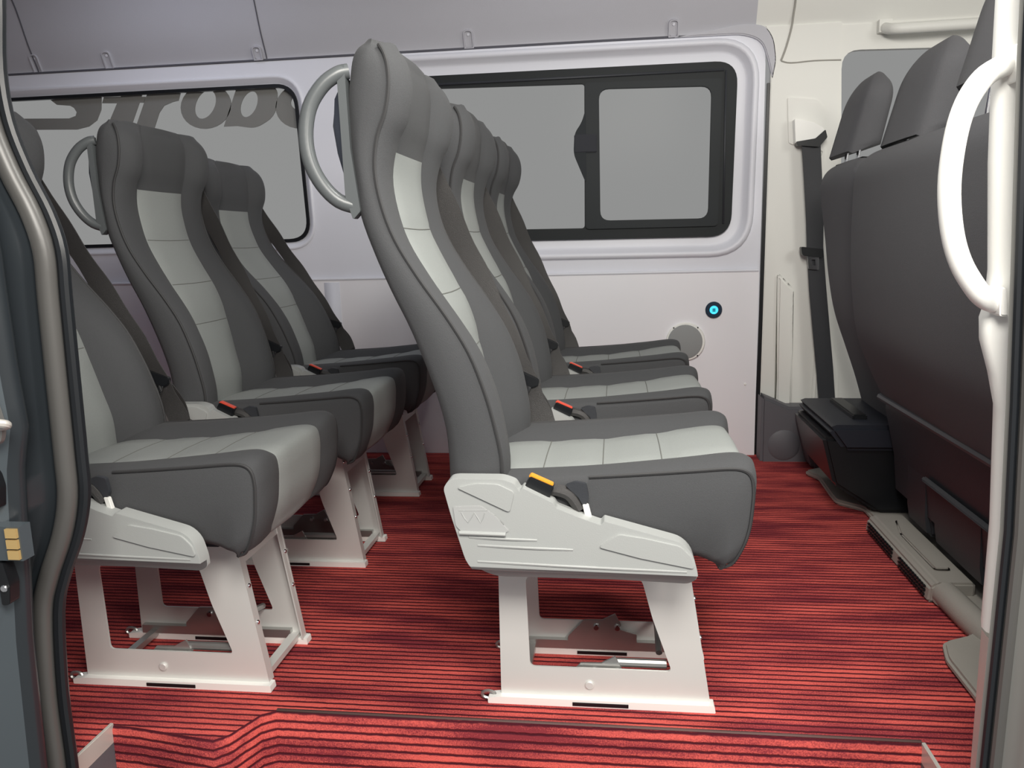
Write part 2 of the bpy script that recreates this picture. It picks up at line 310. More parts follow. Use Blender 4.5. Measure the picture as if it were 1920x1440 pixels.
# lower dark trim of the pillar with the wheel-arch bulge
bm = NB(); prism(bm, [(.506, -.01), (.506, .238), (.60, .196), (1.3, .196), (1.3, -.01)], W-.10, W-.011)
struct('trim_25', bm, LOWER, 'dark grey lower trim behind the driver seat', bev=.01)
bm = NB(); prism(bm, [(.66, 0), (.64, .07), (.62, .15), (.615, .19), (1.1, .19), (1.1, 0)], W-.21, W-.10); struct('trim_26', bm, LOWER, bev=.012)
bm = NB(); tube(bm, [(.585, W-.10, .06), (.585, W-.106, .06)], [.055, .045], 24); struct('trim_27', bm, LOWER)
# rear wall and near wall lining, out of the photograph's frame but part of the same shell
bm = NB(); box(bm, -3.22, -3.2, YN, W, -.01, 1.86); struct('wall_rear', bm, WALL)
bm = NB(); box(bm, -3.2, -.86, YN-.02, YN, -.01, 1.70); struct('wall_near', bm, WALL)

# ------------------------------------------------------------------ lettering outside the left window
YL = W+.040
def ell(cx, cz, rx, rz, sh, n=28): return [(cx+rx*math.cos(2*math.pi*k/n)+sh*rz*math.sin(2*math.pi*k/n), cz+rz*math.sin(2*math.pi*k/n)) for k in range(n)]
letters = {
 'S': ([(-2.116, 1.44), (-2.136, 1.368), (-2.112, 1.349), (-2.058, 1.343), (-2.043, 1.334), (-2.034, 1.318), (-2.04, 1.305), (-2.068, 1.297), (-2.267, 1.305), (-2.231, 1.262), (-2.041, 1.255), (-1.991, 1.264), (-1.955, 1.285), (-1.933, 1.323), (-1.915, 1.44)], []),
 't': ([(-1.81, 1.43), (-1.847, 1.366), (-1.916, 1.367), (-1.926, 1.346), (-1.865, 1.343), (-1.922, 1.250), (-1.823, 1.248), (-1.775, 1.341), (-1.758, 1.340), (-1.748, 1.361), (-1.765, 1.362), (-1.73, 1.43)], []),
 'r': ([(-1.716, 1.418), (-1.803, 1.247), (-1.726, 1.245), (-1.7, 1.300), (-1.678, 1.325), (-1.642, 1.337), (-1.618, 1.341), (-1.595, 1.398)], []),
 'o': (ell(-1.512, 1.315, .100, .080, .10), [ell(-1.513, 1.322, .040, .050, .35)]),
 'b': (rpoly([(-1.355, 1.44), (-1.272, 1.44), (-1.294, 1.386), (-1.225, 1.372), (-1.240, 1.27), (-1.325, 1.228), (-1.385, 1.238), (-1.395, 1.240), (-1.448, 1.240)], [0, 0, .01, .05, .06, .05, 0, 0, 0]), [ell(-1.342, 1.315, .032, .045, .35)]),
 'e': (ell(-1.140, 1.30, .100, .080, .10), [ell(-1.135, 1.315, .045, .030, .2)]),
}
let = thing('sign_lettering', 'dark grey slanted lettering Strobe seen through the left window', 'sign', (-1.6, YL, 1.25))
for ch, (o_, hs) in letters.items():
    bm = NB(); prism(bm, [(x+1.6, z-1.25) for x, z in o_], 0, .004, holes=[[(x+1.6, z-1.25) for x, z in h] for h in hs]); obj('letter', bm, LETT, let)

# ------------------------------------------------------------------ wall fittings
sp = thing('wall_speaker', 'round grey mesh loudspeaker in the lower wall panel', 'speaker', (.250, W-.013, .419))
bm = NB(); tube(bm, [(0, 0, 0), (0, -.006, 0), (0, -.010, 0)], [.069, .069, .066], 40); obj('bezel', bm, P_WHITE, sp)
bm = NB(); tube(bm, [(-.002, -.009, 0), (-.002, -.013, 0), (-.002, -.015, 0)], [.061, .061, .055], 40); obj('grille', bm, MESHG, sp)
for a in (50, 130, 310, 230):
    bm = NB(); disc(bm, (.0655*math.cos(math.radians(a)), -.009, .0655*math.sin(math.radians(a))), .0028, -.003, seg=8); obj('screw', bm, P_BLACK, sp)
us = thing('usb_socket', 'round black socket with a glowing blue ring on the wall panel', 'socket', (.347, W-.013, .531))
bm = NB(); tube(bm, [(0, 0, 0), (0, -.006, 0), (0, -.009, 0)], [.029, .029, .026], 32); obj('housing', bm, mat('socket_navy', (.01, .03, .06), .3), us)
bm = NB(); tube(bm, [(0, -.007, 0), (0, -.0105, 0)], [.0155, .0145], 28); obj('light_ring', bm, BLUE, us)
bm = NB(); box(bm, -.005, .005, -.0125, -.009, .001, .005); box(bm, -.005, .005, -.0125, -.009, -.005, -.001); obj('port', bm, mat('port_blue', (.01, .12, .2), .4), us)
bm = NB(); disc(bm, (.462, W-.011, .262), .0045, -.004, seg=12); tag(obj('panel_screw', bm, P_WHITE), 'tiny white screw cap low on the wall panel near its front edge', 'screw')
# driver's belt
bt = thing('seat_belt', 'black cab seat belt hanging down the cream pillar', 'seat belt', (.70, W-.05, .20))
o3 = (-.70, -(W-.05), -.20)
bm = NB(); ribbon(bm, [(.650, W-.045, 1.10), (.660, W-.05, .98), (.672, W-.05, .83), (.676, W-.05, .74), (.690, W-.05, .60), (.722, W-.06, .32), (.733, W-.07, .195)], (1, .1, 0), [.062, .060, .058, .055, .058, .058, .056], .003); obj('webbing', bm, mat('cab_webbing', (.02, .021, .026), .5, bump=.5, bscale=900), bt, off=o3)
bm = NB(); prism(bm, rpoly([(.594, 1.165), (.656, 1.150), (.690, 1.13), (.688, 1.105), (.66, 1.093), (.600, 1.085)], .006), W-.055, W-.012); obj('guide', bm, P_WHITE, bt, off=o3, bev=.004)
bm = NB(); prism(bm, rpoly([(.600, 1.09), (.662, 1.098), (.693, 1.125), (.70, 1.10), (.675, 1.07), (.605, 1.078)], .004), W-.06, W-.03); obj('slot', bm, P_BLACK, bt, off=o3, bev=.002)
bm = NB(); prism(bm, rpoly([(.626, .745), (.700, .735), (.702, .705), (.632, .715)], .008), W-.068, W-.038); obj('tongue_grip', bm, P_BLACK, bt, off=o3, bev=.003)
bm = NB(); prism(bm, rpoly([(.650, .715), (.688, .712), (.690, .665), (.655, .668)], .004), W-.06, W-.056, holes=[[(.664, .70), (.676, .70), (.678, .68), (.666, .68)]]); obj('tongue', bm, CHROME, bt, off=o3)
bm = NB(); prism(bm, rpoly([(.577, 1.24), (.675, 1.228), (.695, 1.20), (.705, 1.04), (.68, .99), (.67, 1.0), (.70, 1.06), (.60, 1.085), (.585, 1.09)], .01), W-.016, W-.008); struct('trim_28', bm, CREAM, 'cream cover plate of the belt guide', bev=.004)
bm = NB(); box(bm, .69, .775, W-.105, W-.03, .19, .20); obj('anchor', bm, P_DARK, bt, off=o3, bev=.003)
# overhead handle above the cab door
oh = thing('overhead_handle', 'cream overhead grab handle above the cab door window', 'grab handle', (.95, W-.05, 1.43))
bm = NB(); tube(bm, cr([(-.075, .035, .012), (-.07, 0, .0), (-.04, -.03, -.008), (.1, -.035, -.008), (.22, -.03, -.006), (.25, 0, .0), (.255, .035, .01)], 5), .017, 12); obj('grip', bm, CREAM, oh)
bm = NB(); box(bm, -.095, -.055, .02, .045, -.005, .035); obj('mount', bm, CREAM, oh, bev=.006)

# ------------------------------------------------------------------ passenger seats
Y0 = 1.181; PITCH = .5625; DX = .7823; SW = .40
OFF = (.02, -.18, 0)
rear = [(-.255, .34), (-.262, .40), (-.263, .461), (-.268, .512), (-.286, .579), (-.315, .661), (-.344, .726), (-.366, .782), (-.383, .837), (-.388, .884), (-.391, .93), (-.392, .97), (-.392, 1.004), (-.388, 1.035), (-.383, 1.062), (-.375, 1.079), (-.361, 1.090)]
pipe = [(-.180, .34), (-.177, .40), (-.174, .455), (-.183, .51), (-.197, .565), (-.219, .625), (-.251, .680), (-.292, .740), (-.325, .797), (-.343, .850), (-.350, .900), (-.344, .945), (-.330, .980), (-.323, 1.015), (-.323, 1.045), (-.328, 1.067), (-.337, 1.084)]
rec = [.050, .050, .050, .050, .048, .042, .029, .017, .009, .003, .002, .004, .007, .008, .006, .003, .0]
bul = [.008, .008, .008, .010, .012, .012, .012, .012, .012, .014, .016, .020, .025, .026, .024, .019, .011]
ins = [0, 0, 0, 0, 0, 0, 0, 0, 0, 0, 0, 0, 0, 0, .001, .004, .010]
def cross(r, p, rc, b, iN, n, wd=SW, seamw=.10):
    """one closed section; returns near..centre..far points in order, starting at rear centre"""
    r = Vector(r); p = Vector(p); L = p-r; ln = max(L.length, .002)
    h = []
    def P(y, q): h.append((y+iN*(1-min(y, .06)/.06*.0), q))
    P(.20, r); P(.11, r); P(.035, r+n*0); P(.010, r+n*min(.008, ln*.2)); P(0.0, r+n*min(.022, ln*.4)); P(-.003, r+n*ln*.55); P(.001, p-n*min(.012, ln*.3)); P(.0045, p-n*.001)
    P(.012, p+n*b*.45); P(.028, p+n*b*.85); P(.048, p+n*b); P(.068, p+n*(b*.8-rc*.25)); tt = max(0, 1-ln/.045); rc = rc*(1-tt)-b*tt*.9; hd = max(0, 1-max(rc, 0)/.012)*(1-tt)*max(0, min(1, (b-.013)/.008)); P(.084, p+n*(b*(.35+.15*hd)-rc*.65)); P(seamw-.004, p+n*(b*.20*hd-rc*.95)); P(seamw, p+n*(b*.17*hd-rc-.0022*(1-hd))); P(seamw+.004, p+n*(b*.14*hd-rc+.001)); P(.15, p+n*(b*.03*hd-rc+.003)); P(.20, p+n*(-rc+.004))
    near = h; far = [(wd-y, q) for y, q in h[-2::-1]][:-1]
    return near+far
NS = 14        # index of the seam column on the near half
def loft_seat(rear, pipe, rec, bul, ins, n_sub, normal_fix, light_fn, seams, drop=0):
    """seams: list of station values where the panel is stitched across"""
    R5 = cr([(a[0], a[1], 0) for a in rear], n_sub); P5 = cr([(a[0], a[1], 0) for a in pipe], n_sub)
    Q5 = cr([(a, b, c) for a, b, c in zip(rec, bul, ins)], n_sub)
    m = len(R5); rows = []; nl = None
    for i in range(m):
        r = Vector(R5[i].xy); p = Vector(P5[i].xy); d = p-r
        if d.length > .02: n = d.normalized(); nl = n
        else: n = normal_fix
        if i > 0 and d.length <= .035 and nl: n = (nl*(d.length/.035)+normal_fix*(1-d.length/.035)).normalized()
        rc, b, iN = Q5[i]; pts = cross(r, p, rc, max(b, 0), max(iN, 0), n)
        g = min([abs(i/n_sub-s) for s in seams]+[9]); dep = .0035*max(0, 1-g*n_sub/1.3)
        row = []
        for k, (y, q) in enumerate(pts):
            if NS+1 <= k <= len(pts) and k <= (len(pts)-(NS+1)) and dep: q = q-n*dep
            yy = y
            if drop and i/n_sub > 12: q = Vector((q.x, q.y-drop*((i/n_sub-12)/4)**1.5*max(0, 1-min(y, SW-y)/.05)**2))
            if k and abs(iN) > 0: yy = y+(iN if y < .2 else -iN)
            row.append(Vector((q.x, yy, q.y)))
        rows.append(row)
    return rows, m
def split_mesh(rows, m, light_fn, n_sub, caps=True, y_flat=.2):
    A, B = NB(), NB(); K = len(rows[0])
    va, vb = {}, {}
    def V(bm, d, i, k):
        k %= K
        if (i, k) not in d: d[(i, k)] = bm.verts.new(rows[i][k])
        return d[(i, k)]
    last = K-1
    for i in range(m-1):
        for k in range(K):
            isL = (NS <= k < K-NS+0) and light_fn(i/n_sub)
            bm, d = (B, vb) if isL else (A, va)
            bm.faces.new([V(bm, d, i, k), V(bm, d, i, k+1), V(bm, d, i+1, k+1), V(bm, d, i+1, k)])
    if caps:
        for i in (0, m-1):
            A.faces.new([V(A, va, i, k) for k in range(K)])
    for bm in (A, B): bmesh.ops.recalc_face_normals(bm, faces=bm.faces[:])
    return A, B
def chk_out(bm, c):
    """open patch: make its normals point away from point c"""
    f = bm.faces[:]; s = sum(((x.calc_center_median()-Vector(c)).dot(x.normal))*x.calc_area() for x in f)
    if s < 0: bmesh.ops.reverse_faces(bm, faces=f)

def seat_cover(t):
    y0, y1 = -.036, -.006
    out = [(-.259, .425), (-.250, .438), (-.240, .440), (-.168, .440), (-.150, .433), (-.143, .421), (-.138, .427), (-.092, .404), (-.088, .396), (-.046, .379), (-.022, .371), (-.017, .377), (.044, .360), (.096, .346), (.112, .330), (.120, .300), (.121, .281), (.109, .273), (-.004, .277), (-.185, .277), (-.212, .288), (-.228, .307), (-.249, .382)]
    out = rpoly(out, [.006, .006, .01, .01, .004, .002, .002, .006, .003, .01, .002, .002, .02, .015, .012, .008, .004, .008, .02, .02, .02, .03, .03], 3)
    bm = NB(); prism(bm, out, y0, y1)
    # lower lip leans inwards
    bmesh.ops.bisect_plane(bm, geom=bm.verts[:]+bm.edges[:]+bm.faces[:], plane_co=(0, 0, .296), plane_no=(.02, 0, 1))
    for v in bm.verts:
        if v.co.y < y0+.001 and v.co.z < .2935-.0*v.co.x: v.co.y += .020
    cv = obj('side_cover', bm, P_LIGHT, t, off=OFF, bev=.003)
    def relief(name, pts, d, m, r=.006, dep=.003):
        bm = NB(); prism(bm, rpoly(pts, r), y0-d, y0+.001); obj(name, bm, m, cv, off=OFF, bev=dep)
    relief('raised_panel', [(-.238, .427), (-.207, .434), (-.175, .433), (-.150, .421), (-.158, .389)], .0035, P_LIGHT)
    relief('raised_panel', [(-.026, .337), (.004, .358), (.044, .352), (.094, .341), (.110, .325), (.115, .306), (.036, .321)], .0035, P_LIGHT)
    relief('badge_plate', [(-.246, .398), (-.201, .400), (-.183, .387), (-.158, .360), (-.165, .355), (-.234, .356), (-.243, .366)], .0025, mat('badge_grey', (.42, .43, .43), .4) if 'badge_grey' not in bpy.data.materials else bpy.data.materials['badge_grey'], .005, .002)
    bm = NB(); tube(bm, [(-.236, y0-.003, .356), (-.165, y0-.003, .3545)], .0032, 8)
    tube(bm, cr([(-.232, y0-.002, .388), (-.222, y0-.002, .372), (-.212, y0-.002, .388), (-.203, y0-.002, .372), (-.196, y0-.002, .388)], 2), .0012, 6)
    tube(bm, [(-.236, y0-.002, .391), (-.192, y0-.002, .392)], .001, 6); obj('badge', bm, P_LIGHT, cv, off=OFF)
    for a, b in (((-.222, .348), (-.118, .345)), ((-.209, .335), (-.064, .331)), ((-.210, .309), (.104, .300))):
        bm = NB(); tube(bm, cr([(a[0], y0+.001, a[1]), ((a[0]+b[0])/2, y0-.0005, (a[1]+b[1])/2), (b[0], y0+.001, b[1])], 4), .0022, 6); obj('rib', bm, P_LIGHT, cv, off=OFF)
    return cv

def seat_base(t):
    plate = rpoly([(-.198, .305), (.112, .305), (.157, .012), (-.2, .012)], .003)
    hole = rpoly([(-.152, .232), (.042, .232), (.060, .162), (.093, .066), (-.148, .066)], [.012, .012, .01, .010, .010])
    for yb in (.092, .268):
        bm = NB(); prism(bm, plate, yb, yb+.004, holes=[hole]); side = obj('side_plate', bm, METAL, t, off=OFF)
        # folded front flange
        s = 1 if yb < .2 else -1; ya, yc = (yb, yb+.020) if s > 0 else (yb-.014, yb+.004)
        bm = NB(); q = [(.112, .300), (.157, .012)]
        prism(bm, [(q[0][0]-.003, q[0][1]), (q[0][0], q[0][1]), (q[1][0], q[1][1]), (q[1][0]-.003, q[1][1])], ya, yc); obj('flange', bm, METAL, side, off=OFF)
        for z in (.265, .195, .125):
            x = .112+(.300-z)/.288*.045; bm = NB(); disc(bm, (x-.001, (ya+yc)/2, z), .0042, .004, 'x', 10); obj('rivet', bm, CHROME, side, off=OFF)
        # floor anchor under the plate with its hooked rear end
        bm = NB(); prism(bm, rpoly([(-.222, 0), (-.222, .010), (-.20, .013), (.163, .013), (.165, .0)], .002), yb-.012, yb+.010); box(bm, -.075, .02, yb-.0135, yb-.011, .003, .009, 1)
        fa = obj('floor_rail', bm, [P_WHITE, P_BLACK], t, off=OFF)
        bm = NB(); tube(bm, [(-.222+.012*math.cos(a), yb-.001, .010+.007*math.sin(a)) for a in [k*math.pi/6 for k in range(12)]], .003, 6, closed=True); obj('rail_hook', bm, STEEL, fa, off=OFF)
        bm = NB(); disc(bm, (-.046, yb, .036), .0075, -.004, seg=16); obj('bolt', bm, METAL, side, off=OFF)
        # latch bracket, two bolts
        yy = yb+(.008 if s > 0 else -.012); dz = .018 if s > 0 else .02
        br = [(-.092, .019), (-.061, .053), (-.026, .054), (-.002, .067), (.009, .045), (.004, .036), (.038, .026), (.039, .004), (-.093, .003)]
        bm = NB(); prism(bm, [(a, b+dz) for a, b in br], yy, yy+.004); lb = obj('latch_bracket', bm, STEEL, t, off=OFF)
        for x, z in ((-.038, .04), (.002, .04)):
            bm = NB(); disc(bm, (x, yy+.001, z+dz), .006, -.006, seg=12); obj('bolt', bm, CHROME, lb, off=OFF)
        bm = NB(); box(bm, -.19, .13, min(yy, yb+.004), max(yy+.004, yb), .012, .030); obj('track', bm, STEEL, t, off=OFF)
    # cross pieces between the plates
    bm = NB(); q = lambda z: .112+(.300-z)/.288*.045
    prism(bm, [(q(.30)-.005, .30), (q(.30)-.002, .30), (q(.235)-.002, .235), (q(.235)-.005, .235)], .096, .268); obj('front_band', bm, METAL, t, off=OFF)
    bm = NB(); box(bm, .128, .146, .096, .268, .010, .022); obj('cross_bar', bm, METAL, t, off=OFF)
    bm = NB(); box(bm, -.17, -.155, .096, .268, .010, .022); obj('cross_bar', bm, STEEL, t, off=OFF)
    bm = NB(); tube(bm, [(-.005, .110, .070), (.085, .110, .070)], .008, 10); tube(bm, cr([(.074, .14, .074), (.074, .2, .09), (.074, .262, .078)], 4), .006, 8); obj('release_bar', bm, STEEL, t, off=OFF)
    bm = NB(); box(bm, -.20, .118, .03, .37, .296, .304); obj('seat_pan', bm, P_DARK, t, off=OFF)

# cushion profiles: upper line rolls round the nose to the underside
c_pipe = [(-.235, .415), (-.19, .425), (-.12, .429), (-.04, .433), (.036, .438), (.115, .444), (.165, .448), (.188, .446), (.200, .436), (.204, .415), (.203, .39), (.200, .36), (.194, .335), (.184, .310), (.174, .294), (.158, .287)]
c_low = [(-.235, .33), (-.19, .315), (-.12, .305), (-.04, .303), (.03, .303), (.08, .303), (.10, .303), (.11, .302), (.118, .301), (.122, .300), (.127, .299), (.132, .297), (.137, .295), (.143, .292), (.149, .289), (.155, .286)]
c_rec = [.012, .013, .014, .014, .012, .007, .004, .002, 0, 0, 0, 0, .001, .002, .002, .0]
c_bul = [.004, .004, .004, .005, .007, .009, .012, .014, .016, .016, .015, .014, .012, .009, .005, .001]
c_ins = [0]*13+[.002, .006, .012]

def stitch(rows, seams, n, parent):
    K = len(rows[0])
    for s in seams:
        i = round(s*n); bm = NB(); tube(bm, [rows[i][k % K] for k in range(NS+1, K-NS)], .0011, 6); obj('seam', bm, F_SEAM, parent, off=OFF)
def make_seat():
    t = thing('passenger_chair', 'x', 'seat', (-.02, Y0+.18, 0))
    N = 4
    # back
    rows, m = loft_seat(rear, pipe, rec, bul, ins, N, Vector((.35, .94)).normalized(), None, (4.55, 6.3, 8.2), .010)
    lf = lambda s: s < 10.7
    A, B = split_mesh(rows, m, lf, N)
    back = obj('backrest', A, F_DARK, t, off=OFF, ang=60); chk_out(B, (-.6, .2, .8)); obj('centre_panel', B, F_LIGHT, back, off=OFF, ang=70)
    stitch(rows, (4.55, 6.3, 8.2), N, back)
    pl = cr([(a[0], a[1], 0) for a in pipe], 4)
    for yy in (.0035, SW-.0035):
        bm = NB(); pts = []
        for i, p in enumerate(pl):
            s = i/4; iN = 0 if s < 12 else max(0, cr([(v, 0, 0) for v in ins], 4)[i].x)
            pts.append((p.x, yy+(iN if yy < .2 else -iN), p.y-(.009*max(0, (s-12)/4)**1.5)))
        tube(bm, pts, .0028, 6); obj('piping', bm, F_PIPE, back, off=OFF)
    # moulded shell behind the back
    bm = NB(); rs = []
    for (x, z), d in zip(rear[8:14], (.0, .018, .030, .034, .028, .006)):
        rs.append([(x-.001-d*f, y, z) for y, f in ((.012, -.2), (.02, .6), (.05, .95), (.2, 1.1), (.35, .95), (.38, .6), (.388, -.2))])
    sheet(bm, [[tuple(q) for q in r] for r in rs]); chk_out(bm, (0, .2, .8)); obj('back_shell', bm, P_SLATE, t, off=OFF, ang=60)
    # grab handle on the shoulder
    bm = NB(); hp = cr([(-.384, .012, 1.040), (-.398, .006, 1.036), (-.420, 0, 1.020), (-.440, -.004, .990), (-.448, -.006, .950), (-.444, -.005, .912), (-.430, 0, .880), (-.408, .006, .856), (-.380, .012, .846)], 4)
    tube(bm, hp, [.011]*len(hp), 14); gh = obj('grab_handle', bm, P_HAND, t, off=OFF, ang=70)
    bm = NB(); prism(bm, rpoly([(-.398, 1.045), (-.386, 1.048), (-.384, .93), (-.374, .84), (-.386, .828), (-.396, .86), (-.3965, .93)], .003), .0, .02); obj('handle_mount', bm, P_HAND, gh, off=OFF, bev=.002)
    # cushion
    rows, m = loft_seat(c_low, c_pipe, c_rec, c_bul, c_ins, N, Vector((.5, -.85)).normalized(), None, (2.1, 3.3, 4.6))
    A, B = split_mesh(rows, m, lambda s: True, N)
    cu = obj('seat_cushion', A, F_DARK, t, off=OFF, ang=60); chk_out(B, (-.1, .2, .2)); obj('centre_panel', B, F_LIGHT, cu, off=OFF, ang=70)
    stitch(rows, (2.1, 3.3, 4.6), N, cu)
    pl = cr([(a[0], a[1], 0) for a in c_pipe], 4)
    for yy in (.0035, SW-.0035):
        bm = NB(); tube(bm, [(p.x, yy+(0 if i < 48 else (i-48)*.001)*(1 if yy < .2 else -1), p.y) for i, p in enumerate(pl) if i >= (12 if yy < .2 else 4)], .0028, 6); obj('piping', bm, F_PIPE, cu, off=OFF)
    seat_cover(t); seat_base(t)
    # buckle on its stalk, near side
    bk = obj('belt_buckle', prism(NB(), rpoly([(-.142, .415), (-.128, .440), (-.092, .424), (-.104, .395)], .003), -.022, .002), P_BLACK, t, off=OFF, bev=.002)
    obj('release_button', prism(NB(), [(-.131, .4385), (-.127, .4425), (-.093, .427), (-.096, .4215)], -.017, -.004), RED, bk, off=OFF, bev=.001)
    bm = NB(); tube(bm, cr([(-.105, .0, .41), (-.092, -.004, .415), (-.07, -.006, .408), (-.055, -.004, .385)], 4), .010, 8); obj('buckle_strap', bm, WEB, t, off=OFF)
    bm = NB(); prism(bm, rpoly([(-.076, .424), (-.060, .430), (-.044, .427), (-.040, .405), (-.047, .388), (-.056, .405)], .004), -.012, -.004); obj('strap_flap', bm, P_DARK, t, off=OFF, bev=.002)
    bm = NB(); prism(bm, [(-.050, .395), (-.041, .395), (-.034, .366), (-.044, .366)], -.014, -.006); obj('recline_lever', bm, P_WHITE, t, off=OFF, bev=.001)
    # belt: from the shoulder down to the hip on the far side
    path = cr([(-.388, .385, 1.012), (-.378, .404, .975), (-.346, .416, .90), (-.305, .420, .80), (-.260, .420, .70), (-.216, .418, .60), (-.182, .414, .52), (-.162, .408, .47), (-.140, .400, .415)], 5)
    n = len(path); wd = [(.90, -.08+.10*math.sin(i*.35), .42) for i in range(n)]
    bm = NB(); ribbon(bm, path, wd, [.049-.006*math.sin(i*.5)**2 for i in range(n)], .0018); sb = obj('seat_belt', bm, WEB, t, off=OFF, ang=60)
    bm = NB(); ribbon(bm, cr([(-.195, .424, .53), (-.175, .428, .49), (-.150, .420, .45), (-.138, .405, .41)], 4), (.9, -.25, .4), .042, .0018); obj('lap_strap', bm, WEB, sb, off=OFF, ang=60)
    M3 = Matrix.Rotation(math.radians(24), 4, 'Y')
    bm = NB(); prism(bm, rpoly([(-.034, .012), (.030, .012), (.034, -.002), (.022, -.012), (-.024, -.012), (-.036, -.004)], .004), -.007, .007); bmesh.ops.transform(bm, matrix=M3, verts=bm.verts[:]); bmesh.ops.translate(bm, verts=bm.verts[:], vec=(-.184, .409, .517)); obj('tongue_grip', bm, P_BLACK, sb, off=OFF, bev=.002)
    bm = NB(); prism(bm, rpoly([(-.015, -.008), (.017, -.008), (.014, -.042), (-.012, -.042)], .003), -.002, .001, holes=[[(-.006, -.022), (.006, -.022), (.006, -.034), (-.006, -.034)]]); bmesh.ops.transform(bm, matrix=M3, verts=bm.verts[:]); bmesh.ops.translate(bm, verts=bm.verts[:], vec=(-.180, .405, .513)); obj('tongue', bm, CHROME, sb, off=OFF)
    return t
def copy_tree(o, parent=None):
    c = o.copy(); C.objects.link(c); c.parent = parent
    for ch in list(o.children): copy_tree(ch, c)
    return c
seat0 = make_seat()
LAB = {(0, 0): 'tall grey passenger seat nearest the camera, with orange buckle and full side cover',
       (0, 1): 'grey passenger seat directly behind the tall one with the orange buckle',
       (0, 2): 'grey passenger seat with its cushion in front of the round wall speaker',
       (1, 0): 'grey passenger seat right beside the black door pillar, its backrest half hidden',
       (1, 1): 'dark grey passenger seat with grab handle under the window lettering',
       (1, 2): 'dark grey reclined passenger seat farthest away in the left row, against the wall'}
TILT = {(1, 0): 6.0, (1, 2): 9.0}
for (r, k), lab in LAB.items():
    s = seat0 if (r, k) == (0, 0) else copy_tree(seat0)
    s.location = (-.02-DX*r, Y0+.18+PITCH*k, 0)
    s['label'] = lab; s['category'] = 'seat'; s['group'] = 'passenger seats in two rows of three'
    for c in list(s.children):
        nm = c.name.split('.')[0]
        if (r, k) in TILT and nm in ('backrest', 'back_shell', 'grab_handle', 'seat_belt'):     # reclined a little further
            pv = Vector((-.22, .2, .40))+Vector(OFF); c.matrix_local = Matrix.Translation(pv) @ Matrix.Rotation(-math.radians(TILT[(r, k)]), 4, 'Y') @ Matrix.Translation(-pv)
        if nm == 'grab_handle' and (r, k) not in ((0, 0), (1, 0), (1, 1)):
            for d in list(c.children): bpy.data.objects.remove(d)
            bpy.data.objects.remove(c)
def desc(o):
    for c in o.children: yield c; yield from desc(c)
# the nearest seat has an orange button
for c in desc(seat0):
    if c.name.startswith('release_button'): c.data = c.data.copy(); c.data.materials[0] = ORANGE; c['label'] = 'orange release button'

# ------------------------------------------------------------------ cab seats
def cab_back(name_t, label, ya, yb, prof, depth, hr, group=None):
    """seat back from its rear profile (x,z), between ya and yb"""
    yc = (ya+yb)/2; t = thing(name_t, label, 'seat', (prof[0][0]+.1, yc, 0)); off = (-(prof[0][0]+.1), -yc, 0)
    pr = cr([(a, b, 0) for a, b in prof], 5); top = pr[-1].y; rows = []
    bm = NB(); hw = (yb-ya)/2
    for i, p in enumerate(pr):
        dz = top-p.y; e = .0
        if dz < .09: e = .07*(1-math.sqrt(max(0, 1-(1-dz/.09)**2)))
        th = depth*(1 if dz > .07 else math.sqrt(max(.05, 1-(1-dz/.07)**2)))
        xr = p.x+(depth-th)*.35; ww = hw-e
        rows.append([(xr+.03, -ww, p.y), (xr+.008, -ww+.008, p.y), (xr, -ww+.035, p.y), (xr-.004, 0, p.y), (xr, ww-.035, p.y), (xr+.008, ww-.008, p.y), (xr+.03, ww, p.y), (xr+th-.03, ww, p.y), (xr+th, ww-.05, p.y), (xr+th-.02, 0, p.y), (xr+th, -ww+.05, p.y), (xr+th-.03, -ww, p.y)])
    K = 12; V = [[bm.verts.new((q[0], q[1]+yc, q[2])) for q in r] for r in rows]
    for i in range(len(V)-1):
        for k in range(K): bm.faces.new([V[i][k], V[i][(k+1) % K], V[i+1][(k+1) % K], V[i+1][k]])
    bm.faces.new(V[0]); bm.faces.new(V[-1]); bmesh.ops.recalc_face_normals(bm, faces=bm.faces[:])
    b = obj('backrest', bm, F_CAB, t, off=off, ang=50)
    for (hx, hy, hz0, h, wdt) in hr:
        bm = NB(); rows = []
        n = 22
        for i in range(n+1):
            s = math.sin(i/n*math.pi/2)**.9; z = hz0+h*s
            k = math.sqrt(max(.012, 1-max(0, (s-.55)/.45)**2.2)); th = .092*k*(1-.12*s); rx = hx+.050*s+(.092-th)*.42
            ww = wdt/2*(1-.07*s)*(1-.50*max(0, (s-.6)/.4)**2.5)
            zz = lambda u: z-.016*(1-s)*u
            rows.append([(rx+th*.14, hy-ww, zz(.4)), (rx+th*.03, hy-ww+.012, zz(0)), (rx, hy-ww*.5, zz(0)), (rx, hy+ww*.5, zz(0)), (rx+th*.03, hy+ww-.012, zz(0)), (rx+th*.14, hy+ww, zz(.4)), (rx+th*.75, hy+ww, zz(-1)), (rx+th, hy+ww-.025, zz(-1)), (rx+th, hy-ww+.025, zz(-1)), (rx+th*.75, hy-ww, zz(-1))])
        V = [[bm.verts.new(q) for q in r] for r in rows]; K2 = 10
        for i in range(n):
            for k in range(K2): bm.faces.new([V[i][k], V[i][(k+1) % K2], V[i+1][(k+1) % K2], V[i+1][k]])
        bm.faces.new(V[0]); bm.faces.new(V[-1]); bmesh.ops.recalc_face_normals(bm, faces=bm.faces[:])
        hd = obj('headrest', bm, F_CAB, t, off=off, ang=75)
        for sy in (-.06, .06):
            bm = NB(); tube(bm, [(hx+.045, hy+sy, hz0+.03), (hx+.035, hy+sy, hz0-.09)], .0055, 10); obj('headrest_post', bm, CHROME, hd, off=off)
    return t, off
